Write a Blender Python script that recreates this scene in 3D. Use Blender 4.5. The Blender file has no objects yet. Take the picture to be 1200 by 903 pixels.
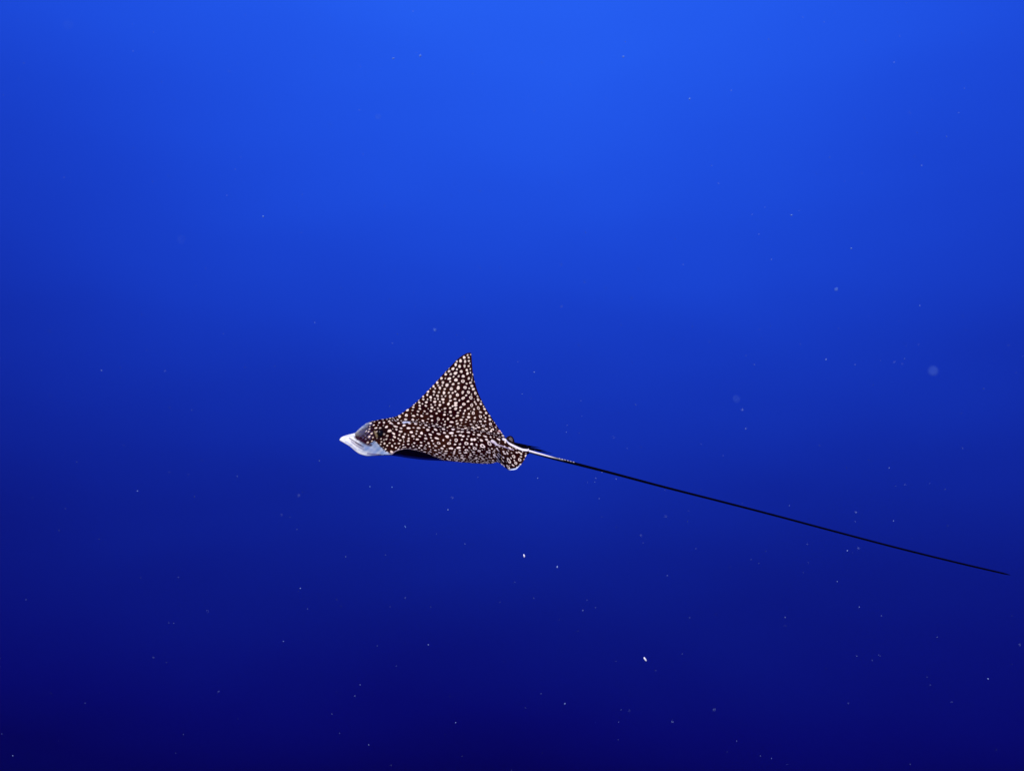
import bpy, math, random
import numpy as np
from mathutils import Vector, Matrix

# ------------------------------------------------------------------ camera, water light, sun, exposure
scene = bpy.context.scene
FPX = 867.0                       # focal length in pixels of the 1200 px wide photograph
DIST = 4.335                      # distance of the ray: 5 mm per photo pixel
PX = DIST / FPX

cd = bpy.data.cameras.new("camera")
cam = bpy.data.objects.new("camera", cd)
scene.collection.objects.link(cam)
cam.location = (0, 0, 0)
cam.rotation_euler = (math.radians(90), 0, 0)
cd.sensor_width = 36.0
cd.lens = 36.0 * FPX / 1200.0
cd.clip_start = 0.05
cd.clip_end = 2000.0
cd.dof.use_dof = True
cd.dof.focus_distance = DIST
cd.dof.aperture_fstop = cd.lens / 9.5
scene.camera = cam

scene.view_settings.view_transform = 'Standard'
scene.view_settings.look = 'None'
scene.view_settings.exposure = 0.0
scene.view_settings.gamma = 1.0
scene.view_settings.use_curve_mapping = False
scene.cycles.use_denoising = True
scene.cycles.max_bounces = 6

def lin(v):
    v = np.asarray(v, float) / 255.0
    return np.where(v <= 0.04045, v / 12.92, ((v + 0.055) / 1.055) ** 2.4)

# open water in every direction: brightest towards the sunlit surface, darkest below
w = bpy.data.worlds.new("World")
scene.world = w
w.use_nodes = True
nt = w.node_tree
nt.nodes.clear()
out = nt.nodes.new('ShaderNodeOutputWorld')
bg = nt.nodes.new('ShaderNodeBackground')
tc = nt.nodes.new('ShaderNodeTexCoord')
dot = nt.nodes.new('ShaderNodeVectorMath'); dot.operation = 'DOT_PRODUCT'
AX = (0.05122886, 0.58554855, 0.80901699)
dot.inputs[1].default_value = AX
mr = nt.nodes.new('ShaderNodeMapRange')
mr.inputs[1].default_value = -1.0; mr.inputs[2].default_value = 1.0
ns = nt.nodes.new('ShaderNodeTexNoise')              # faint unevenness of the water mass
ns.inputs['Scale'].default_value = 2.2; ns.inputs['Detail'].default_value = 2.0
nm = nt.nodes.new('ShaderNodeMath'); nm.operation = 'MULTIPLY_ADD'
nm.inputs[1].default_value = 0.055; nm.inputs[2].default_value = -0.0275
ad = nt.nodes.new('ShaderNodeMath'); ad.operation = 'ADD'
cr = nt.nodes.new('ShaderNodeValToRGB')
cr.color_ramp.interpolation = 'LINEAR'
def ramp_colour(s):
    if s < 0.08:
        k = max(0.0, (s + 1.0) / 1.08)
        a, b = np.array((1, 0, 14.0)), np.array((4.0, 1, 72))
        return a + (b - a) * k ** 2.2
    r = 0.52 + 38.6 * s - 24.96 * s * s + 31.18 * s ** 3
    g = -8.9 + 89.29 * s + 34.95 * s * s - 4.6 * s ** 3
    b = 63.34 + 137.45 * s + 213.66 * s * s - 159.58 * s ** 3
    b -= 13.0 * math.exp(-((s - 0.11) / 0.07) ** 2) - 4 * math.exp(-((s - 0.22) / 0.05) ** 2)
    g -= 6.0 * math.exp(-((s - 0.13) / 0.11) ** 2)
    return np.array((max(r, 0.5), max(g, 0.5), min(b, 251)))
stops = [-1.0, -0.5, -0.2, 0.0, 0.08, 0.14, 0.2, 0.26, 0.32, 0.38, 0.44, 0.5, 0.56, 0.62, 0.68, 0.74, 0.8, 0.86, 0.92, 1.0]
els = cr.color_ramp.elements
while len(els) < len(stops):
    els.new(0.5)
for e, s in zip(els, stops):
    e.position = (s + 1) / 2
for e, s in zip(els, stops):
    c = lin(np.clip(ramp_colour(s), 0, 255))
    e.color = (c[0], c[1], c[2], 1)
L = nt.links.new
sp = nt.nodes.new('ShaderNodeSeparateXYZ'); cb = nt.nodes.new('ShaderNodeCombineXYZ')
sq = nt.nodes.new('ShaderNodeMath'); sq.operation = 'MULTIPLY_ADD'; sq.inputs[2].default_value = 0.01
rt = nt.nodes.new('ShaderNodeMath'); rt.operation = 'SQRT'      # the glow falls off alike before and behind the diver
L(tc.outputs['Generated'], sp.inputs[0]); L(sp.outputs[1], sq.inputs[0]); L(sp.outputs[1], sq.inputs[1]); L(sq.outputs[0], rt.inputs[0])
L(sp.outputs[0], cb.inputs[0]); L(rt.outputs[0], cb.inputs[1]); L(sp.outputs[2], cb.inputs[2])
L(cb.outputs[0], dot.inputs[0]); L(dot.outputs['Value'], mr.inputs[0])
mpw = nt.nodes.new('ShaderNodeMapping'); mpw.inputs['Scale'].default_value = (1.0, 1.0, 2.6); mpw.inputs['Rotation'].default_value = (0, .25, 0)
L(tc.outputs['Generated'], mpw.inputs[0]); L(mpw.outputs[0], ns.inputs['Vector']); L(ns.outputs['Fac'], nm.inputs[0])
L(mr.outputs[0], ad.inputs[0]); L(nm.outputs[0], ad.inputs[1])
L(ad.outputs[0], cr.inputs[0]); L(cr.outputs[0], bg.inputs[0]); L(bg.outputs[0], out.inputs[0])
bg.inputs[1].default_value = 1.0

sd = bpy.data.lights.new("sun", 'SUN')
sun = bpy.data.objects.new("sun", sd)
scene.collection.objects.link(sun)
sd.energy = 5.0
sd.color = (1.0, 0.90, 0.78)
sd.angle = math.radians(3.0)
SUN_DIR = Vector((-0.22, -0.80, 0.68)).normalized()      # towards the sun: above and behind the diver's shoulder
sun.rotation_euler = SUN_DIR.to_track_quat('Z', 'Y').to_euler()
sun.location = SUN_DIR * 20

# ------------------------------------------------------------------ helpers
rng = np.random.default_rng(7)
random.seed(7)

def at(px, py, dep=0.0):
    """photo pixel and depth (in pixels of 5 mm beyond the ray's plane) -> world point"""
    d = DIST + np.asarray(dep, float) * PX
    return np.stack([(np.asarray(px, float) - 600) / FPX * d, d + 0 * np.asarray(px, float), -(np.asarray(py, float) - 451.5) / FPX * d], -1)

def pch(xs, ys):
    """monotone cubic interpolation through a table"""
    xs = np.array(xs, float); ys = np.array(ys, float)
    h = np.diff(xs); m = np.diff(ys) / h
    d = np.zeros_like(xs)
    for i in range(1, len(xs) - 1):
        if m[i - 1] * m[i] > 0:
            w1, w2 = 2 * h[i] + h[i - 1], h[i] + 2 * h[i - 1]
            d[i] = (w1 + w2) / (w1 / m[i - 1] + w2 / m[i])
    d[0], d[-1] = m[0], m[-1]
    def f(x):
        x = np.clip(np.asarray(x, float), xs[0], xs[-1])
        i = np.clip(np.searchsorted(xs, x, side='right') - 1, 0, len(xs) - 2)
        t = (x - xs[i]) / h[i]
        return ((2 * t ** 3 - 3 * t ** 2 + 1) * ys[i] + (t ** 3 - 2 * t ** 2 + t) * h[i] * d[i]
                + (-2 * t ** 3 + 3 * t ** 2) * ys[i + 1] + (t ** 3 - t ** 2) * h[i] * d[i + 1])
    return f
def tab(pairs):
    return pch([p[0] for p in pairs], [p[1] for p in pairs])
def sstep(a, b, x):
    t = np.clip((x - a) / (b - a), 0, 1)
    return t * t * (3 - 2 * t)

def mesh_object(name, verts, quads, mat, parent=None, origin=(0, 0, 0), smooth=True):
    me = bpy.data.meshes.new(name)
    v = np.asarray(verts, float) - np.array(origin)
    me.vertices.add(len(v)); me.vertices.foreach_set("co", v.astype(np.float32).ravel())
    q = np.asarray(quads, np.int32)
    me.loops.add(q.size); me.loops.foreach_set("vertex_index", q.ravel())
    me.polygons.add(len(q))
    me.polygons.foreach_set("loop_start", np.arange(0, q.size, q.shape[1], dtype=np.int32))
    me.polygons.foreach_set("loop_total", np.full(len(q), q.shape[1], np.int32))
    me.polygons.foreach_set("use_smooth", np.full(len(q), smooth))
    me.update(calc_edges=True); me.validate()
    me.materials.append(mat)
    o = bpy.data.objects.new(name, me)
    scene.collection.objects.link(o)
    if parent is not None:
        o.parent = parent
    return o

def material(name, colour, rough=0.5, spec=0.3, noise=0.0, nscale=60.0, bump=0.0):
    m = bpy.data.materials.new(name); m.use_nodes = True
    t = m.node_tree; b = t.nodes['Principled BSDF']
    b.inputs['Roughness'].default_value = rough
    b.inputs['Specular IOR Level'].default_value = spec
    b.inputs['Base Color'].default_value = (*colour, 1)
    if noise or bump:
        c = t.nodes.new('ShaderNodeTexCoord'); n = t.nodes.new('ShaderNodeTexNoise')
        n.inputs['Scale'].default_value = nscale; n.inputs['Detail'].default_value = 4
        t.links.new(c.outputs['Object'], n.inputs['Vector'])
        if noise:
            r = t.nodes.new('ShaderNodeValToRGB')
            r.color_ramp.elements[0].color = (*[x * (1 - noise) for x in colour], 1)
            r.color_ramp.elements[1].color = (*[min(1, x * (1 + noise)) for x in colour], 1)
            r.color_ramp.elements[0].position = .3; r.color_ramp.elements[1].position = .7
            t.links.new(n.outputs['Fac'], r.inputs[0]); t.links.new(r.outputs[0], b.inputs['Base Color'])
        if bump:
            bp = t.nodes.new('ShaderNodeBump'); bp.inputs['Strength'].default_value = bump; bp.inputs['Distance'].default_value = .004
            t.links.new(n.outputs['Fac'], bp.inputs['Height']); t.links.new(bp.outputs[0], b.inputs['Normal'])
    return m

# ------------------------------------------------------------------ the ray
ORIGIN = at(500, 512, 0)
ray = bpy.data.objects.new("spotted_eagle_ray", None)
scene.collection.objects.link(ray)
ray.location = ORIGIN
ray["label"] = "white-spotted dark brown eagle ray with pale snout and long black tail"
ray["category"] = "eagle ray"

# tables along the body axis (photo pixels of 5 mm)
yc = tab([(398, 515), (416, 516), (431, 514.5), (460, 512.5), (500, 511.5), (540, 514), (570, 517), (589, 519.3), (600, 522.3), (607, 524.8), (620, 528.7),
          (635, 532.9), (650, 537), (675, 543.3), (712, 552.8), (775, 569.5), (850, 588.6), (900, 601.5), (975, 621.5), (1050, 641.2), (1120, 658.5), (1184, 673.4)])
depc = tab([(398, -12), (500, 0), (600, 10), (700, 24), (900, 60), (1184, 100)])
top = tab([(398, 514.6), (400, 512.2), (405, 510), (410, 508.6), (416, 507), (420, 503.2), (426, 498), (431, 495), (437, 493), (444, 491.6), (455, 489.6), (464, 487.6),
           (470, 484.5), (475, 481), (482, 476), (490, 469), (500, 459), (510, 448.5), (520, 437.5), (530, 427), (537, 420), (543, 415.7), (548, 413.4), (551.2, 413), (552.2, 414.5),
           (552.8, 420), (553.3, 428), (554.5, 438), (556.7, 448), (560, 459), (565, 470), (571, 481), (578, 492), (585, 502.5), (590, 509.5), (593, 514), (596, 517.5), (600, 519.6), (607, 522.5), (620, 526.7)])
bot = tab([(398, 515.8), (400, 517.2), (403, 518.8), (410, 523), (416, 528), (422, 532), (431, 534.1), (455, 533.2), (466, 534.5), (477, 536.3), (498, 538.7), (524, 540), (545, 541.7),
           (563, 543), (575, 543.2), (582, 541.3), (584, 541.8), (590, 546), (597.5, 550.8), (604, 550), (609, 545.8), (613, 541), (616, 535.5), (618, 531.5), (620, 530.2)])
nearE = tab([(398, 515.5), (410, 520.8), (420, 527.5), (431, 530.5), (442, 531), (452, 531.3), (459, 528), (465, 524.6), (480, 522), (497, 523.4), (508, 526.0), (520, 529.6), (531, 533.2), (545, 538.2), (560, 542), (575, 542.5), (583, 541),
             (584.5, 541.5), (590, 545.5), (597.5, 550), (604, 549.5), (609, 545), (613, 540.5), (616, 535), (618, 531), (620, 528.6)])
nearD = tab([(398, 1), (400, 4), (404, 7), (410, 9), (418, 12), (426, 16), (436, 19), (445, 20), (452, 23), (465, 36), (480, 52), (497, 70), (508, 82), (530, 104), (552, 118), (564, 118), (572, 108), (578, 86),
             (583, 58), (587, 38), (592, 28), (600, 22), (608, 18), (614, 13), (618, 6), (620, 2)])
farD0 = tab([(398, 1), (400, 4), (404, 7), (410, 9), (418, 12), (426, 16), (436, 18), (445, 19), (464, 30)])
farE0 = tab([(398, 514.5), (410, 513), (420, 511), (431, 507), (445, 503), (464, 496)])
Df = tab([(0, 0), (8, 18), (14, 34), (22, 50), (45, 64), (70, 74), (105, 88)])
farEp = tab([(590, 511), (594, 516), (598, 519.5), (604, 524), (610, 528.5), (615, 532.5), (618.5, 532.5), (620, 529)])
farDp = tab([(590, 17), (598, 17), (608, 15), (614, 12), (618.5, 7), (620, 2)])
Tb = tab([(398, .8), (404, 3), (412, 6), (420, 11), (430, 17), (445, 19), (470, 18.5), (500, 17.5), (530, 14.5), (560, 10.5), (580, 7), (592, 4.2), (600, 2.8), (607, 2.3), (620, 1.9)])
Tv = tab([(398, .8), (410, 2.5), (422, 6), (431, 8), (450, 13), (480, 19), (520, 16), (560, 9), (585, 4), (600, 2.4), (620, 1.9)])
bw = tab([(398, 12), (430, 24), (460, 27), (500, 28), (540, 24), (570, 17), (590, 7), (600, 3.6), (612, 2.3), (620, 2.1)])
tailr = tab([(600, 2.2), (620, 1.95), (650, 1.9), (700, 1.6), (800, 1.35), (950, 1.2), (1100, 1.12), (1175, 1.0), (1184, .3)])

xs_body = np.concatenate([np.linspace(398.0, 401, 14)[:-1], np.arange(401, 550, 0.42), np.arange(550, 556, 0.16), np.arange(556, 572, .4), np.arange(572, 585, .22), np.arange(585, 620, 0.3)])
xs_tail = np.concatenate([np.arange(620, 680, .8), np.arange(680, 1180, 4.0), np.array([1180, 1182, 1183.4, 1184])])
XS = np.concatenate([xs_body, xs_tail])
ND, NV = 600, 170
q = np.linspace(-1, 1, ND)
Pd = np.zeros((len(XS), ND + NV, 3)); Sarc = np.zeros((len(XS), ND + NV)); Ledge = np.zeros((len(XS), 2))
for i, x in enumerate(XS):
    c = float(yc(x)); dc = float(depc(x))
    if x < 620:
        # far half of the middle line
        tt = np.linspace(0, 1, 60)
        d0, e0 = float(farD0(x)), float(farE0(x))
        lin_d, lin_y = tt * d0, c + (e0 - c) * tt
        H = c - float(top(x))
        hh = tt * max(H, 4)
        mas_d, mas_y = Df(hh), c - hh
        k = float(sstep(446, 468, x))
        fd, fy = lin_d * (1 - k) + mas_d * k, lin_y * (1 - k) + mas_y * k
        k2 = float(sstep(589, 594, x))
        pd_, py_ = float(farDp(x)), float(farEp(x))
        fd = fd * (1 - k2) + tt * pd_ * k2
        fy = fy * (1 - k2) + (c + (py_ - c) * tt ** 1.3) * k2
        # near half: Bezier towards the viewer
        Ln_, ey = float(nearD(x)), float(nearE(x))
        curl = 2.5 * float(sstep(455, 480, x) * (1 - sstep(520, 560, x)))
        P0, P1 = np.array((0, c)), np.array((-.33 * Ln_, c + min(.33 * Ln_ * .45, .6 * abs(ey - c))))
        P2, P3 = np.array((-.68 * Ln_, ey + curl - 1.2)), np.array((-Ln_, ey))
        if x > 588 or x < 450: P2 = P0 * .33 + P3 * .67
        B = ((1 - tt) ** 3)[:, None] * P0 + (3 * (1 - tt) ** 2 * tt)[:, None] * P1 + (3 * (1 - tt) * tt ** 2)[:, None] * P2 + (tt ** 3)[:, None] * P3
        md = np.concatenate([B[::-1, 0], fd[1:]]); my = np.concatenate([B[::-1, 1], fy[1:]])
        tb, tv, b_ = float(Tb(x)), float(Tv(x)), float(bw(x))
        tw = 1.5
    else:
        r = float(tailr(x))
        md = np.linspace(-r, r, 119) * .9; my = c - np.linspace(-r, r, 119) * .42
        tb = tv = r * .98; b_ = 60.; tw = 0.
    seg = np.hypot(np.diff(md), np.diff(my)); arc = np.concatenate([[0], np.cumsum(seg)])
    arc -= arc[59]
    Ln, Lf = -arc[0], arc[-1]
    Ledge[i] = (Ln, Lf)
    for part in (0, 1):
        if part == 0: qq = q
        else: qq = np.linspace(1, -1, NV + 2)[1:-1]
        clus = .78 * qq + .22 * np.sin(np.pi / 2 * qq)
        s = -Ln + (clus + 1) / 2 * (Ln + Lf)
        m1 = np.interp(s, arc, md); m2 = np.interp(s, arc, my)
        e = .8
        t1 = np.interp(s + e, arc, md) - np.interp(s - e, arc, md); t2 = np.interp(s + e, arc, my) - np.interp(s - e, arc, my)
        nn = np.hypot(t1, t2) + 1e-9
        nx, ny = t2 / nn, -t1 / nn           # up and towards the viewer
        Ls = np.where(s < 0, Ln, Lf); f = np.abs(s) / Ls
        edge = np.sqrt(np.clip(1 - f ** 2, 0, 1))
        w_ = tw * (1 - .62 * f) * float(sstep(402, 440, x)) if tw else 0
        bump = np.exp(-1.2 * (s / b_) ** 2)
        T = ((tb if part == 0 else tv) * bump + w_) * edge
        sg = 1 if part == 0 else -1
        if x < 600:
            fold = np.exp(-((s - 36) / 9) ** 2) * float(sstep(470, 500, x)) * .9 * np.sin(s * .9 + x * .05)
            rays = .35 * np.sin((x - 470) * .33 + s * .16) * sstep(30, 60, np.abs(s)) * float(sstep(465, 490, x))
            T = T + (fold + rays) * edge
        D_, Y_ = m1 + sg * nx * T, m2 + sg * ny * T
        sl = slice(0, ND) if part == 0 else slice(ND, ND + NV)
        Pd[i, sl, 0] = x; Pd[i, sl, 1] = Y_; Pd[i, sl, 2] = D_ + dc
        Sarc[i, sl] = s
    if x < 620:   # settle each section between the back line and the belly line
        y = Pd[i, :, 1]; lo, hi = y.min(), y.max(); a, b = float(top(x)), float(bot(x))
        k3 = float(sstep(620, 612, x)) if x > 612 else 1.0
        Pd[i, :, 1] = y * (1 - k3) + (a + (y - lo) / (hi - lo) * (b - a)) * k3
# smooth the joint of the centre line in the tail sections' heights is not needed; build the sheet
NR = ND + NV
n = len(XS)
V = at(Pd[..., 0], Pd[..., 1], Pd[..., 2]).reshape(-1, 3)
ii, jj = np.meshgrid(np.arange(n - 1), np.arange(NR), indexing='ij')
jn = (jj + 1) % NR
quads = np.stack([ii * NR + jj, ii * NR + jn, (ii + 1) * NR + jn, (ii + 1) * NR + jj], -1).reshape(-1, 4)

# ---- markings, painted per vertex on the skin: each spot is a disc or ring in skin coordinates
U = Pd[:, :ND, 0]; PY = Pd[:, :ND, 1]; DE = Pd[:, :ND, 2]
dP = np.hypot(np.diff(PY, axis=1), np.diff(DE, axis=1))
Vv = np.concatenate([np.zeros((n, 1)), np.cumsum(dP, 1)], 1)
# measure skin distance across the body from the line s = 0
i0 = np.argmin(np.abs(Sarc[:, :ND]), axis=1)
Vv -= Vv[np.arange(n), i0][:, None]
DY = np.gradient(PY, axis=1); DV = np.gradient(Vv, axis=1) + 1e-9
FS = np.clip(np.abs(DY / DV), .08, 1)
spots = []       # u, v, ru, rv, hole
def find(px, py):
    i = int(np.argmin(np.abs(XS - px)))
    cand = np.where(np.abs(PY[i] - py) < .5)[0]
    if len(cand) == 0: cand = np.array([int(np.argmin(np.abs(PY[i] - py)))])
    j = cand[np.argmin(DE[i, cand])]
    return i, int(j)
def trace(ox, oy, data):
    for t in data:
        x, y, rx = t[:3]
        ry = t[3] if len(t) > 3 and t[3] else None
        hole = t[4] if len(t) > 4 else 0
        px, py = ox + x / 10, oy + y / 10
        i, j = find(px, py)
        ru = rx / 10 * .82
        rv = ru * .95 if ry is None else min(ry / 10 * .82 / FS[i, j], ru * 1.5)
        if ry is None: rv = ru
        if any(abs(q_[0] - px) < 2.2 and abs(q_[1] - Vv[i, j]) < 2.2 and math.hypot(q_[0] - px, q_[1] - Vv[i, j]) < max(1.3, .6 * (ru + q_[2])) for q_ in spots):
            continue
        spots.append((px, Vv[i, j], ru, rv, hole))
R, r_ = .5, .34
trace(480, 405, [(680,105,12),(715,100,8),(640,135,19),(597,175,18,22),(650,182,15,19),(692,135,13),(695,175,13),(708,205,8),(553,178,13),(540,218,17,20),(586,238,16,24),(644,235,15,20),(692,235,14),
 (508,265,20),(460,258,8),(462,295,17),(605,297,20),(554,272,12),(670,283,16),(420,297,9),(538,317,24,21),(423,332,17),(482,330,15),(575,352,14),(628,352,20),(678,322,15,19),(711,270,8,14),(713,310,7,14),
 (516,360,11),(373,376,18),(465,380,25,16),(543,398,26,19,.12),(625,413,23,22,R),(694,381,14,20),(418,380,9),(330,384,6),(323,426,18),(390,428,19),(475,417,13),(438,458,20,24),(510,447,20,14),(574,438,14,11),
 (668,440,12),(713,428,17,14),(729,395,8,12),(280,470,16),(335,460,13,9),(383,463,10),(355,492,17,20),(412,502,15,11),(489,501,20,24),(570,489,23,24),(650,487,22,21,r_),(698,495,10),(730,465,20,13),(747,503,20,15),
 (242,497,9),(215,532,17),(300,497,12),(286,534,17),(343,541,14),(403,548,18,22),(460,545,13),(505,548,14,11),(536,530,13),(623,543,18,21),(690,542,20,20,r_),(770,553,18,18,r_),(207,570,14),(157,590,15),
 (247,599,17,18),(283,570,10),(327,583,18),(378,586,10),(420,588,11),(476,592,19,23),(560,573,20,20,r_),(663,577,14,11),(725,563,8),(718,605,23,21,R),(795,587,11),(103,630,12,10),(160,625,17,11),(210,622,10),
 (197,656,18,14),(295,653,21,17),(248,634,10),(296,617,11),(333,621,11),(390,624,21,18),(478,640,18,11),(532,622,17,12),(583,634,12,13),(627,611,22,19,r_),(686,648,17,14),(803,627,17,17,r_),(68,655,8),(47,681,14),
 (113,659,15),(150,675,9),(355,653,12,9),(396,663,14,10),(355,692,19,16),(262,718,20,14),(300,690,10),(455,680,16,20),(541,668,22,21),(505,703,13,10),(635,682,22,19,r_),(728,693,21,20,R),(763,653,10,12),(778,678,10,12),
 (835,679,15,13),(838,645,8),(190,700,16,12),(118,697,16,11),(43,715,15,11),(252,686,12,8),(120,732,18,10),(332,727,13,8),(414,732,17,13),(475,725,14),(540,736,22,16,.15),(598,717,17,12),(592,753,11,9),(690,733,18,14),
 (755,740,13),(806,726,20,19,R),(866,706,9),(878,738,16,14),(100,765,16,9),(175,762,14,9),(250,760,19,12),(293,743,10,7),(347,760,17,12),(413,772,12,8),(478,773,20,14,.2),(567,781,18,10),(648,757,12,14),(634,790,11,13),
 (695,792,14,11),(746,783,21,19,R),(832,775,20,12),(897,785,17,15,r_),(35,750,14,8),(205,792,16,9),(316,789,15,9),(408,803,18,11),(485,812,15,9),(558,815,20,14,.2),(627,830,14,9),(692,833,21,14,.2),(765,838,15,11),
 (830,827,21,19,R),(872,810,8),(890,840,11,14),(935,817,15,10),(942,860,19,15,.2),(605,865,21,14),(668,862,15,9),(757,880,18,10),(830,882,18,11),(884,880,14,10)])
trace(540, 490, [(65,368,22,20,R),(323,392,28,24,R),(335,290,30,28,.5),(375,268,26,20,.2),(445,315,23,18,R),(425,350,14,10),(440,372,16,8),(500,385,14,12),(515,408,18,10),(545,402,16,14),(497,452,14),(447,410,12),(495,495,13),
 (563,493,31,28,.5),(620,442,25,19,R),(628,487,10),(595,398,9),(655,395,16,9),(685,393,16,9),(708,410,13,13),(690,480,24,19,R),(645,520,20,17,R),(612,545,18,9),(555,565,24,20,R),(480,535,18,9),(505,550,12,14),(435,468,25,22,R),
 (395,428,22,10),(470,430,9),(365,350,13),(705,445,14,8),(450,245,12,18),(432,235,12,9),(495,200,20,15),(480,165,16,9),(455,140,14,8),(440,170,16,10),(350,215,13,9)])
trace(470, 470, [(170,257,22,14),(87,310,25,14),(205,308,23,13),(35,277,22,12),(120,358,22,15),(185,345,15,9),(240,368,20,17),(267,302,13,8),(313,330,22,16),(290,272,20,12),(330,300,14,8),(404,327,23,14),(380,287,20,9),
 (420,265,17,8),(460,288,14,9),(497,320,24,12,.2),(510,268,20,8),(575,288,19,11),(545,302,12,8),(610,322,26,12),(675,312,22,9),(720,320,22,9),(670,350,24,9),(715,354,24,9),(590,367,31,15),(508,365,18,12),(440,378,25,13),
 (372,357,14,9),(342,387,22,13),(140,404,20,14),(218,406,16,10),(178,378,12,8),(27,412,20,15),(45,380,14,10),(90,432,15,9),(85,460,17,11),(190,442,20,13),(290,432,20,15),(285,395,11,7),(350,423,12,8),(418,430,28,13,.12),
 (495,452,11,18),(540,412,27,18,.12),(600,400,12,9),(578,452,11,9),(645,452,25,22,R),(640,400,12,9),(695,395,20,11),(728,404,20,11),(788,405,14),(790,360,23,13),(850,385,13),(912,388,25,13),(985,405,25,10),(828,443,19,17),
 (862,443,20,17),(940,452,22,16),(1003,445,22,13),(765,492,26,24,R),(827,497,18,15),(885,503,14,13),(955,520,33,30,R),(713,448,14),(773,440,12),(690,500,16,11),(632,500,14,11),(563,490,24,19,R),(505,520,15,10),
 (440,485,26,15,R),(365,458,15,11),(405,518,18,11),(322,488,17,13),(380,493,10,8),(235,480,15,10),(155,485,13,9),(235,515,18,10),(145,523,12,8),(335,525,13,9),(480,548,23,10,.2),(585,548,27,15,.3),(675,540,27,16,.2),
 (735,533,11,8),(800,538,12,9),(773,570,25,18,R),(863,550,29,21,R),(915,578,24,20,R),(1023,592,32,24,R),(625,585,15,8),(690,603,18,14,.2),(757,597,22,8),(850,590,20,9),(815,628,18,8),(640,45,22,17,.2),
 (930,232,20,10),(965,285,20,18,r_),(960,333,17,15,r_),(1045,212,20,15,.2),(1047,262,20,18,R),(1070,330,22,17,r_),(1110,300,12),(1140,368,20,13),(1030,355,14,10),(855,230,20,10),(885,275,17,9),(840,300,20,8),(1143,440,20,18,.3)])
trace(390, 470, [(685,250,25,13),(735,292,33,12),(630,295,20,14),(770,250,18,11),(660,228,15,9),(760,210,15,9),(665,343,32,16),(745,328,15,10),(795,352,23,16),(838,275,22,13),(800,310,18,9),(712,373,20,15),(780,392,14,10),
 (843,380,16,10),(830,412,20,15),(723,415,18,14),(638,400,16,12),(600,380,15,10),(768,432,12,8),(790,453,18,11),(705,450,14,10),(627,440,14,10),(565,435,12,8),(605,490,14,12),(637,515,12,10),(665,485,12,8),(695,520,12,14),
 (740,540,13,10),(775,490,14,10),(825,505,13,8),(885,458,20,13),(890,432,14,9),(885,498,14,9),(943,520,14,10),(953,485,14,9),(600,455,10,8),(570,470,10,8),(505,308,18,10),(555,308,15,11),(520,350,24,11),(455,372,16,13),
 (430,320,12,8),(545,245,15,9),(600,245,14,12),(480,275,12,8),(420,350,12,9),(390,345,13,9),(425,412,18,15),(470,420,11,9),(590,590,10,6),(560,500,10,9)])
n_traced = len(spots)
# small dots in the gaps, near and far side alike
arr = [list(s) for s in spots]
lo_i = np.searchsorted(XS, 428)
hi_i = np.searchsorted(XS, 617)
VL = Vv[:, 0]; VR = Vv[:, ND - 1]
A = np.array(arr)
def try_fill(cnt, rmin, rmax, gap, ring=False):
    global A
    for _ in range(cnt):
        i = int(rng.integers(lo_i, hi_i))
        u = XS[i]; v = rng.uniform(VL[i] + .8, VR[i] - .8)
        if u < 437 and rng.random() < .5: continue
        if v < -45 and rng.random() < .65: continue
        rr = rng.uniform(rmin, rmax)
        j = int(np.argmin(np.abs(Vv[i] - v)))
        d = np.hypot(A[:, 0] - u, A[:, 1] - v) - np.maximum(A[:, 2], A[:, 3]) - rr
        if d.min() > gap:
            el = rng.uniform(.8, 1.25)
            hole = rng.choice([R, r_, 0]) if ring and rr > 1.7 else 0
            A = np.vstack([A, [u, v, rr * el, rr / el, hole]])
try_fill(5000, 1.3, 1.9, 2.9, True)
try_fill(9000, .65, 1.0, 2.3)
try_fill(3000, .35, .6, 1.8)
spots = A

mask = np.zeros((n, NR))
vfull = np.full((n, NR), 1e6); vfull[:, :ND] = Vv
for (u, v, ru, rv, hole) in spots:
    m_ = max(ru, rv) + 1
    a, b = np.searchsorted(XS, u - ru - 1), np.searchsorted(XS, u + ru + 1)
    if a >= b: continue
    vs = vfull[a:b, :ND]
    sel = np.abs(vs - v) < rv + 1
    cols = np.where(sel.any(0))[0]
    if len(cols) == 0: continue
    c0, c1 = cols[0], cols[-1] + 1
    du = (XS[a:b, None] - u) / ru; dv = (vs[:, c0:c1] - v) / rv
    ang = np.arctan2(dv, du)
    ph = (u * 7.13 + v * 3.7)
    wob = 1 + .10 * np.sin(2 * ang + ph) + .07 * np.sin(3 * ang + 2.1 * ph)
    rad = np.hypot(du, dv) / wob
    mr_ = min(ru, rv)
    cov = np.clip((1 - rad) * mr_ / .45 + .5, 0, 1)
    if hole:
        cov *= 1 - np.clip((hole - rad) * mr_ / .40 + .5, 0, 1) * (1 if hole >= .3 else .55)
    mask[a:b, c0:c1] = np.maximum(mask[a:b, c0:c1], cov)

X2 = Pd[..., 0]; Y2 = Pd[..., 1]; S2 = Sarc
dorsal = np.zeros((n, NR)); dorsal[:, :ND] = 1
nearside = (S2 < 0) & True
def nz(a, b, ph):          # cheap smooth unevenness
    return (np.sin(X2 * a + Y2 * b * .7 + ph) + np.sin(X2 * b * .6 - Y2 * a + ph * 1.7) + np.sin((X2 + Y2) * a * 1.7 + ph * .3)) / 3
def polydist(pts):
    d = np.full(X2.shape, 1e3)
    for (ax_, ay_), (bx_, by_) in zip(pts[:-1], pts[1:]):
        t = np.clip(((X2 - ax_) * (bx_ - ax_) + (Y2 - ay_) * (by_ - ay_)) / ((bx_ - ax_) ** 2 + (by_ - ay_) ** 2), 0, 1)
        d = np.minimum(d, np.hypot(X2 - ax_ - t * (bx_ - ax_), Y2 - ay_ - t * (by_ - ay_)))
    return d

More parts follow.
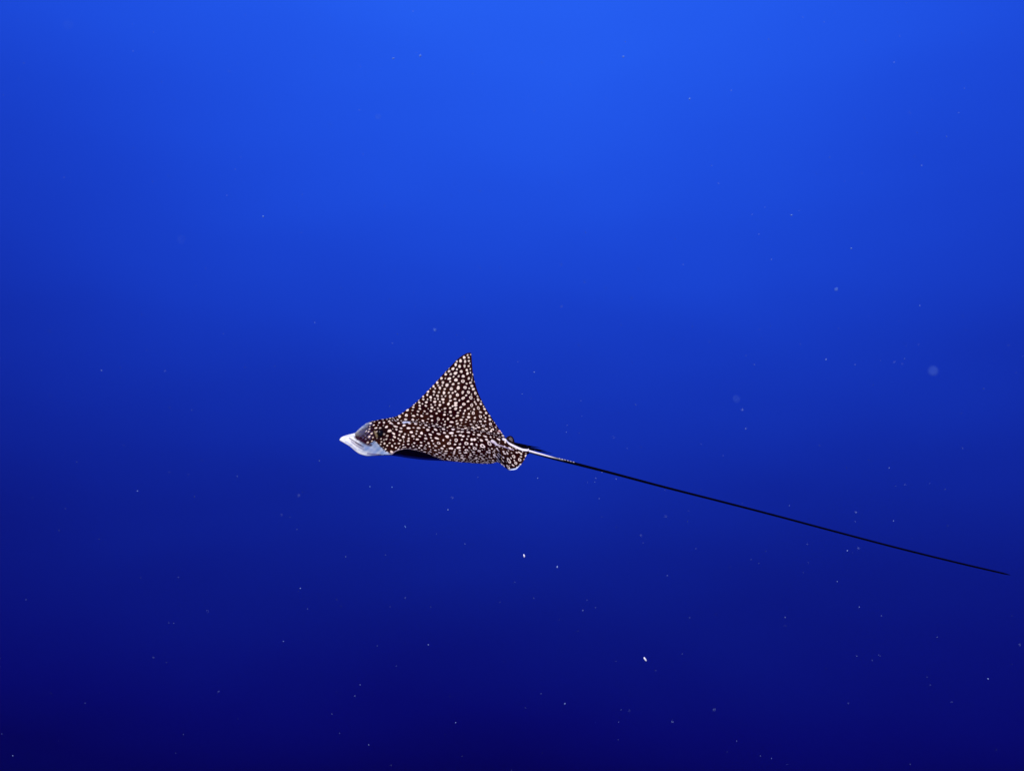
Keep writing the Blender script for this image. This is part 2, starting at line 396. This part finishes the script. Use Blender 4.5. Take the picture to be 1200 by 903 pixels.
dark = np.array((.0125, .0012, .0004))
brown = np.array((.036, .011, .0040))
spotc = np.array((.97, .83, .66))
white = np.array((.76, .80, .76))
blueish = np.array((.17, .26, .42))
flank_shade = np.array((.80, .07, .05))
col = np.zeros((n, NR, 3)) + dark
k = np.clip(.35 + .9 * nz(.09, .13, 1.3) + .25 * nz(.5, .7, 2), 0, 1)[..., None] * .6
col = col * (1 - k) + brown * k
near_tip = np.clip(.82 + .22 * nz(.4, .3, 5), 0, 1)[..., None]
col = col * (1 - mask[..., None]) + (spotc * near_tip) * mask[..., None]
# belly: flank shade under the near wing's front edge painted maroon, white belly beyond
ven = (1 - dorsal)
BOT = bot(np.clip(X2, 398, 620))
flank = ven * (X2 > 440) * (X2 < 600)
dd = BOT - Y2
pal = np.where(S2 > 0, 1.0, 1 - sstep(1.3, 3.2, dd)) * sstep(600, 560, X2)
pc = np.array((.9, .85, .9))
fl_col = flank_shade * (1 - pal[..., None]) + pc * pal[..., None]
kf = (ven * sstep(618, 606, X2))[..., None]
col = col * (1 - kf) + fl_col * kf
# pale front edge line of the near wing
Ln2 = Ledge[:, 0][:, None]
le = np.clip(1 - np.abs(S2 + Ln2) / 1.6, 0, 1) * sstep(452, 462, X2) * sstep(505, 492, X2) * .85
col = col * (1 - le[..., None]) + np.array((.45, .38, .42)) * le[..., None]
# pale head: snout, cheek and throat
bx = np.array([398, 414, 417, 424, 431, 435, 439.6, 445.4, 451, 456, 461, 470.])
by = np.array([470, 500, 513.5, 517.5, 520.5, 519, 516.7, 523, 528, 531, 534, 545.])
lowline = np.interp(X2, bx, by)
p = sstep(-.9, 1.1, Y2 - lowline + 1.0 * nz(1.1, 1.4, .4) + .5 * nz(2.6, 2.2, 1.9))
p = np.where(X2 < 415, 1, p)
fore = sstep(437, 424, X2 + .35 * (Y2 - 500) + 3 * nz(.7, .9, 3)) * sstep(513, 507, Y2)
p = np.maximum(p, fore * .9 * (1 - .75 * sstep(496, 501, Y2 - .55 * (431 - X2))))
p = np.where(ven > 0, sstep(466, 452, X2), p)
far_head = (S2 > 6) & (dorsal > 0)
p = np.where(far_head, np.maximum(sstep(432, 420, X2), fore * .9), p)
p = p * sstep(472, 462, X2)
blue_k = np.clip(sstep(415, 428, X2) * .85 + .25 * nz(.5, .8, 1), 0, 1)
blue_k = blue_k * (1 - .75 * np.exp(-((X2 - 424) / 9) ** 2 - ((Y2 - 531) / 2.6) ** 2))
pcol = white * (1 - blue_k[..., None]) + blueish * blue_k[..., None]
p3 = p[..., None]
col = col * (1 - p3) + pcol * p3
# mottling behind the snout
mot = np.exp(-((X2 - 428) / 8) ** 4 - ((Y2 - 508.5) / 7.0) ** 4) * (dorsal > 0) * (S2 < 8)
mk = np.clip(mot * (.25 + 1.9 * nz(1.3, 1.7, .9)), 0, .85)[..., None]
col = col * (1 - mk) + np.array((.07, .055, .12)) * mk
def streak(pts, wdt, c, amt=1.0, side=None):
    global col
    d = polydist(pts); m_ = np.clip(1 - d / wdt, 0, 1) ** .6 * amt
    m_ = m_ * (S2 < 5)
    col = col * (1 - m_[..., None]) + np.array(c) * m_[..., None]
streak([(416.5, 512), (421, 514.8), (426, 518), (430.5, 520.6), (434.5, 521.2)], 2.3, (.03, .006, .02), .95)
streak([(409.5, 513.2), (413, 515.4), (418, 519), (423, 521.6)], 1.1, (.06, .04, .10), .8)
streak([(417, 518.2), (421, 521), (425.5, 523.4)], 1.3, (.05, .03, .08), .7)
streak([(411.8, 517), (416, 520.5), (420, 523), (426, 526.4)], 1.2, (.16, .14, .26), .7)
streak([(405, 517.6), (411, 521.0), (417, 526.5)], 1.6, (.24, .28, .45), .6)  # soft blue-grey shade under the snout, painted into the skin colour
streak([(428, 523.5), (434, 526), (440, 529.5)], 2.4, (.20, .28, .52), .5)
streak([(404, 511.2), (410, 510.6), (415, 510.5)], .5, (.25, .26, .4), .6)
streak([(431, 531.3), (437, 532), (446, 532.8)], 1.3, (.10, .07, .20), .8)
streak([(443.5, 510.0), (447.8, 505.2)], 5.6, (.005, .003, .003), 1.0)
streak([(421, 507.5), (424, 505.6), (427, 505)], .8, (.06, .06, .15), .8)
streak([(430.5, 499.5), (433, 497.5), (436, 497)], 1.0, (.05, .04, .10), .8)
# golden rim in front of the eye
streak([(439.2, 505.5), (440.6, 508.5), (441.5, 511)], 1.5, (.42, .33, .17), .5)
# pale patch on the crease where the far wing joins
streak([(473.0, 494.9), (476.5, 493.8), (479.5, 494.4)], 1.7, (.62, .70, .78), .9)
streak([(479, 492.6), (482.5, 491.8), (484.5, 492.9)], 1.5, (.62, .70, .78), .85)
streak([(484, 493.9), (487, 494.3)], .8, (.35, .38, .40), .8)
streak([(476, 490.6), (484, 491.4), (489, 492.5)], .9, (.55, .60, .68), .8)
streak([(473, 488.8), (479, 489.4)], .6, (.30, .24, .28), .8)
# pale squiggle running onto the pelvic fin
streak([(575, 517.0), (578.5, 518.5), (581.5, 521.3), (586, 521.5), (592, 523.8), (601, 526.8)], .75, (.55, .48, .60), .85)
streak([(576.5, 515.6), (579.8, 517.6), (582, 520.5)], 1.2, (.8, .75, .72), .95)
# bluish white trailing tip of the pelvic fin
pt = np.exp(-((X2 - 603) / 6.2) ** 4) * sstep(2.3, .6, BOT - Y2) * (Y2 > 541)
col = col * (1 - pt[..., None]) + np.array((.62, .76, .92)) * pt[..., None]
# tail: white top stripe fading to black
tl = sstep(596, 606, X2)
tcol = np.zeros((n, NR, 3)) + np.array((.002, .0015, .002))
on_tail = (tl * (np.abs(S2) < 3.2)) if True else 0
on_tail = np.where(X2 > 619, 1.0, on_tail)
col = col * (1 - on_tail[..., None]) + tcol * on_tail[..., None]
strp = dorsal * sstep(588, 589.5, X2) * (1 - .75 * sstep(640, 656, X2)) * (X2 < 660) * np.clip((np.interp(X2, [588, 596, 606, 620, 652], [1.8, 1.15, 1.0, .95, .5]) - np.abs(S2 + np.interp(X2, [588, 600, 612, 618, 620.5, 640], [.5, 1.4, 1.85, 1.95, .85, .95]))) / .5 + .5, 0, 1)
strp2 = dorsal * ((X2 > 654) & (X2 < 673)) * np.clip((.8 - np.abs(S2)) / .4 + .5, 0, 1) * np.clip(.35 + .8 * np.sin(X2 * 1.9), 0, 1) * .7
st = np.maximum(strp, strp2)[..., None]
col = col * (1 - st) + np.array((.88, .86, .86)) * st
col = np.clip(col, 0, 1)

# skin material: painted marking colours, grain and fine wrinkles
sk = bpy.data.materials.new("ray_skin"); sk.use_nodes = True
t = sk.node_tree; pb = t.nodes['Principled BSDF']
at_n = t.nodes.new('ShaderNodeAttribute'); at_n.attribute_name = 'skin_colour'
tcn = t.nodes.new('ShaderNodeTexCoord')
mp = t.nodes.new('ShaderNodeMapping'); mp.inputs['Scale'].default_value = (0.35, 1.2, 1.2)
n1 = t.nodes.new('ShaderNodeTexNoise'); n1.inputs['Scale'].default_value = 85; n1.inputs['Detail'].default_value = 5
n2 = t.nodes.new('ShaderNodeTexNoise'); n2.inputs['Scale'].default_value = 22; n2.inputs['Detail'].default_value = 3
mx = t.nodes.new('ShaderNodeMix'); mx.data_type = 'RGBA'; mx.blend_type = 'MULTIPLY'; mx.inputs[0].default_value = .5
rp = t.nodes.new('ShaderNodeValToRGB'); rp.color_ramp.elements[0].color = (.7, .7, .7, 1); rp.color_ramp.elements[0].position = .3; rp.color_ramp.elements[1].position = .65
t.links.new(tcn.outputs['Object'], mp.inputs[0]); t.links.new(mp.outputs[0], n1.inputs['Vector']); t.links.new(mp.outputs[0], n2.inputs['Vector'])
t.links.new(n1.outputs['Fac'], rp.inputs[0]); t.links.new(at_n.outputs['Color'], mx.inputs[6]); t.links.new(rp.outputs[0], mx.inputs[7])
t.links.new(mx.outputs[2], pb.inputs['Base Color'])
bp = t.nodes.new('ShaderNodeBump'); bp.inputs['Strength'].default_value = .7; bp.inputs['Distance'].default_value = .012
t.links.new(n2.outputs['Fac'], bp.inputs['Height']); t.links.new(bp.outputs[0], pb.inputs['Normal'])
pb.inputs['Roughness'].default_value = .55; pb.inputs['Specular IOR Level'].default_value = 0.0

# end caps as single points folded in: the first and last sections are already tiny, close them with fans of quads
body = mesh_object("body", V, quads, sk, ray, ORIGIN)
me = body.data
ca = me.color_attributes.new("skin_colour", 'FLOAT_COLOR', 'POINT')
ca.data.foreach_set("color", np.concatenate([col.reshape(-1, 3), np.ones((n * NR, 1))], 1).astype(np.float32).ravel())
import bmesh
def ball(name, centre, radii, rot, mat, parent, origin, seg=24):
    vs, fs = [], []
    nu, nv_ = seg, seg // 2
    for a in range(nv_ + 1):
        th = math.pi * a / nv_
        for b in range(nu):
            ph = 2 * math.pi * b / nu
            vs.append(rot @ Vector((radii[0] * math.sin(th) * math.cos(ph), radii[1] * math.sin(th) * math.sin(ph), radii[2] * math.cos(th))) + Vector(centre))
    for a in range(nv_):
        for b in range(nu):
            fs.append((a * nu + b, (a + 1) * nu + b, (a + 1) * nu + (b + 1) % nu, a * nu + (b + 1) % nu))
    return mesh_object(name, vs, fs, mat, parent, origin)

m_eye = material("eye_black", (.003, .003, .003), .35, .12)
m_lid = material("eye_lid", (.05, .03, .015), .6, .2, .4, 200)
i, j = find(445.6, 507.5)
pe = at(445.6, 507.5, DE[i, j] + .6)
rot = Matrix.Rotation(math.radians(-32), 3, 'Y')
eye = ball("eye", pe, (3.1 * PX, 2.4 * PX, 4.1 * PX), rot, m_eye, ray, ORIGIN)
# the far eye, on the other side of the head
jf = int(np.argmin(np.abs(Sarc[i, :ND] - 14)))
pf = at(445.6, PY[i, jf], DE[i, jf]) 
eye2 = ball("eye", pf, (3.3 * PX, 2.6 * PX, 3.4 * PX), rot, m_eye, ray, ORIGIN)

def blade(name, outline, dep, thick, mat, dep_slope=0.0, parent=None):
    """a closed fin or spine: outline in photo pixels, swelling to its thickness in the middle"""
    o = np.array(outline, float); c = o.mean(0); k = len(o)
    rings = []
    for f, h in ((1, 0), (.93, .45), (.75, .8), (.45, .97), (.08, 1.0)):
        rings.append((c + (o - c) * f, h))
    vs = []
    for sgn in (-1, 1):
        for pts, h in (rings if sgn < 0 else rings[1:]):
            dd_ = dep + sgn * thick * h + dep_slope * (pts[:, 0] - o[0, 0])
            vs.extend(at(pts[:, 0], pts[:, 1], dd_))
    fs = []
    def join(a, b, flip):
        for q_ in range(k):
            r2 = (q_ + 1) % k
            f = (a + q_, a + r2, b + r2, b + q_)
            fs.append(f[::-1] if flip else f)
    for a in range(4): join(a * k, (a + 1) * k, False)
    join(0, 5 * k, True)
    for a in range(5, 8): join(a * k, (a + 1) * k, True)
    return mesh_object(name, vs, fs, mat, parent or ray, ORIGIN)

m_fin = material("fin_skin", (.012, .007, .007), .8, .0, .8, 70, .3)
df = blade("dorsal_fin", [(591.5, 516.5), (592.5, 513.2), (595, 511), (598, 510.2), (600.6, 511.4), (602.2, 514), (603, 517.5), (604.2, 521), (600, 521.5), (595.5, 519.6)], 13, 1.6, m_fin)
m_grey = material("fin_patch", (.11, .09, .09), .7, .2, .5, 120)
pat = blade("fin_patch", [(596.2, 513.4), (598, 512), (600, 512.9), (601, 515.5), (600.6, 517.8), (598.6, 516.2), (596.6, 515.4)], 11.6, .5, m_grey, 0.0, df)
m_spine = material("spine_black", (.002, .0015, .002), .9, .0, .3, 90)
for base, tip, wd in (((600, 518.6), (634, 524.6), 1.3), ((602, 520.2), (640.5, 528.3), 1.5), ((604, 521.8), (648, 531.2), 1.3), ((601, 519.8), (622, 524.3), 1.5)):
    b0, t0 = np.array(base, float), np.array(tip, float)
    d = (t0 - b0) / np.linalg.norm(t0 - b0); nn = np.array((-d[1], d[0])); Lg = np.linalg.norm(t0 - b0)
    pts = []
    prof = [(0, .5), (.12, 1), (.35, 1.0), (.6, .72), (.8, .42), (.93, .2), (1, .03)]
    for f, h in prof: pts.append(b0 + d * Lg * f + nn * wd * h * .9 + np.array((0, 1.6 * f * (1 - f))))
    for f, h in prof[::-1]: pts.append(b0 + d * Lg * f - nn * wd * h * .9 + np.array((0, 1.6 * f * (1 - f))))
    blade("tail_spine", pts, 12.5, 1.0, m_spine, .13)

# ------------------------------------------------------------------ drifting matter
m_snow = material("marine_snow", (.13, .27, .62), .8, .1, .3, 300)
m_white = material("white_fleck", (.85, .9, .95), .7, .2, .2, 300)
def fleck_mesh(sx, sy, sz, seed, sub=1):
    bm = bmesh.new(); bmesh.ops.create_icosphere(bm, subdivisions=sub, radius=1)
    rr = random.Random(seed)
    for v in bm.verts:
        k = .7 + .5 * rr.random(); v.co = Vector((v.co.x * sx * k, v.co.y * sy * k, v.co.z * sz * k))
    return bm
def fleck(px, py, dist, rx, rz, tilt, mat, label, seed):
    """rx, rz in photo pixels; the fleck's real size follows from its distance"""
    s = dist / FPX
    bm = fleck_mesh(rx * s, min(rx, rz) * s * .8, rz * s, seed, 2)
    me = bpy.data.meshes.new("drifting_fleck"); bm.to_mesh(me); bm.free()
    for p_ in me.polygons: p_.use_smooth = True
    me.materials.append(mat)
    o = bpy.data.objects.new("drifting_fleck", me); scene.collection.objects.link(o)
    o.location = at(px, py, (dist - DIST) / PX); o.rotation_euler = (0, math.radians(tilt), 0)
    o["label"] = label; o["category"] = "fleck"; o["group"] = "single flecks drifting in the water"
    return o
fleck(614.2, 651, 3.6, .9, 2.1, -18, m_white, "small bright white upright fleck below the ray's tail root", 1)
fleck(756, 772, 3.2, 1.1, 2.9, -32, m_white, "brightest slanted white fleck near the bottom of the water", 2)
fleck(1093.5, 434.5, .62, 2.3, 2.3, 0, m_snow, "largest blurred pale disc at the right edge of the water", 3)
fleck(863, 467.5, .75, 1.3, 1.3, 0, m_snow, "blurred pale disc right of the ray above its tail", 4)
fleck(443.5, 137, .95, .9, .9, 20, m_snow, "small soft pale dot high above the ray's head", 5)
fleck(212.5, 281, .7, .95, .95, 0, m_snow, "faint round blur in the upper left water", 6)
fleck(80, 29, .6, 1.2, 1.2, 0, m_snow, "faint wide blur in the upper left corner", 7)
fleck(509.5, 386.5, 1.6, 1.5, .9, 25, m_snow, "soft pale fleck just above the raised wing tip", 8)
fleck(927.5, 252, 3.0, 1.5, .8, -12, m_snow, "thin level fleck in the bright water at upper right", 9)
fleck(997.5, 291, 3.2, .9, .9, 0, m_snow, "tiny bright round fleck at upper right below the thin level one", 10)
fleck(980, 339, 1.5, 1.5, 1.2, -10, m_snow, "soft fleck at right between the tiny bright one and the large disc", 11)
fleck(461, 68.5, 3.0, 1.5, .7, -25, m_snow, "thin pale fleck near the top, left one of a close pair", 12)
fleck(492.5, 65.5, 2.2, .9, 1.5, 8, m_snow, "upright pale fleck near the top, right one of a close pair", 13)
fleck(730.5, 66.5, 2.2, 1.3, .9, -15, m_snow, "pale fleck near the top middle of the bright water", 14)
fleck(308.5, 253.5, 3.2, .8, 1.1, -40, m_snow, "small sharp fleck in the upper left water right of the round blur", 15)
fleck(459.5, 570.5, 3.4, .65, .7, 0, m_snow, "small bright dot just below the ray's throat", 16)
fleck(433.5, 570, 3.6, .55, .85, -30, m_snow, "slanted small fleck below and left of the ray's chin", 17)
fleck(475, 617, 3.4, .4, 1.7, -35, m_snow, "thin slanted streak of matter well below the ray's belly", 18)
fleck(808, 116, 2.4, .9, 1.2, 0, m_snow, "faint upright fleck in the bright water right of the top middle", 19)

traced = [(484,13,.6),(553,59,.5),(180,38,.6),(421,129,.5),(414,154,.5),(282,184,.5),(266,229,.6),(75,208,.6),(83,215,.6),(58,388,.6),(119,434,1.1),(262,391,.6),(369,378,.6),(287,430,.6),(172,410,.5),(322,429,.6),
 (460,402,.7),(563,314,.6),(668,99,.6),(848,104,.6),(857,106,.6),(1066,132,.8),(1048,73,.7),(966,26,.9),(941,20,.6),(1106,165,.6),(1080,194,.8),(957,204,.7),(1010,203,.6),(842,215,.6),(791,280,.7),(658,310,.8),(904,304,.8),
 (740,349,.6),(831,400,.7),(658,359,.7),(686,272,.6),(626,436,.9),(607,424,.7),(622,466,.6),(968,421,.9),(1002,427,.8),(1048,424,.9),(1078,358,.9),(1057,426,.7),(884,427,.7),(938,403,.6),(654,214,.5),
 (145,522,.7),(90,541,.7),(236,539,.8),(221,556,.7),(161,575,.8),(228,582,.8),(38,583,.7),(69,621,.7),(350,580,.8),(278,558,.6),(330,603,.6),(348,620,.5),(525,597,.8),(530,583,.8),(545,637,.7),(405,652,.9),(209,676,.8),
 (352,689,1.),(243,716,.9),(360,713,.7),(332,751,.6),(180,770,.7),(422,802,1.),(502,755,.9),(416,815,1.),(394,809,.6),(256,810,.9),(279,842,.6),(432,872,.9),(389,836,.8),(15,885,1.),(464,780,.6),(215,860,.5),
 (630,560,.8),(722,561,.9),(698,560,.9),(751,627,.9),(702,584,.7),(780,605,1.),(822,520,.9),(779,574,.6),(653,664,1.4),(782,674,.8),(722,617,.5),(1042,548,1.),(1128,525,.8),(1003,600,1.),(1002,611,.6),(1047,610,.9),
 (993,645,1.1),(1006,642,1.3),(946,637,.8),(981,681,.9),(1007,711,1.),(920,723,.9),(1033,721,.9),(1004,768,.9),(1158,795,1.2),(837,831,1.),(737,832,.7),(662,824,1.2),(904,888,.9),(505,711,.6),(475,700,.7),(683,715,.6),
 (788,845,1.1),(534,846,1.),(1195,755,1.),(889,660,.8),(925,592,.8),(870,480,.9),(874,502,.9),(745,474,.7),(665,498,.7),(1127,484,.7)]
bmS = bmesh.new(); rr = random.Random(11)
def add_fleck(px, py, dist, r, seed):
    b = fleck_mesh(r * dist / FPX, r * dist / FPX * .7, r * dist / FPX * rr.uniform(.6, 1.5), seed, 1)
    mt = Matrix.Translation(Vector(at(px, py, (dist - DIST) / PX))) @ Matrix.Rotation(rr.uniform(0, 3.1), 4, 'Y')
    bmesh.ops.transform(b, matrix=mt, verts=b.verts)
    tmp = bpy.data.meshes.new("tmp"); b.to_mesh(tmp); b.free(); bmS.from_mesh(tmp); bpy.data.meshes.remove(tmp)
for k_, (px, py, r) in enumerate(traced):
    dist = rr.uniform(2.4, 3.9) if rr.random() < .75 else rr.uniform(1.4, 2.2)
    add_fleck(px, py, dist, r * rr.uniform(.38, .68), k_)
for k_ in range(1000):            # the fainter dust all around, in and out of the frame
    dist = rr.uniform(1.6, 8.0)
    add_fleck(rr.uniform(-500, 1700), rr.uniform(-400, 1300), dist, rr.uniform(.12, .36), 1000 + k_)
me = bpy.data.meshes.new("marine_snow"); bmS.to_mesh(me); bmS.free(); me.materials.append(material("fine_snow", (.26, .37, .62), .8, .1))
o = bpy.data.objects.new("marine_snow", me); scene.collection.objects.link(o)
o["kind"] = "stuff"; o["label"] = "fine pale dust of drifting matter scattered through the blue water"

# ------------------------------------------------------------------ the water itself: clear, even, very slightly scattering
bm = bmesh.new(); bmesh.ops.create_cube(bm, size=1.0)
for v in bm.verts: v.co = Vector((v.co.x * 70, v.co.y * 70 + 10, v.co.z * 60))
me = bpy.data.meshes.new("water"); bm.to_mesh(me); bm.free()
mw = bpy.data.materials.new("clear_sea_water"); mw.use_nodes = True
tw_ = mw.node_tree; tw_.nodes.remove(tw_.nodes['Principled BSDF'])
pv = tw_.nodes.new('ShaderNodeVolumePrincipled')
pv.inputs['Density'].default_value = .0015
pv.inputs['Color'].default_value = (.03, .10, .9, 1)
pv.inputs['Anisotropy'].default_value = .3
tw_.links.new(pv.outputs[0], tw_.nodes['Material Output'].inputs['Volume'])
me.materials.append(mw)
o = bpy.data.objects.new("water", me); scene.collection.objects.link(o)
o["kind"] = "structure"; o["label"] = "clear deep blue open sea water all around the ray"
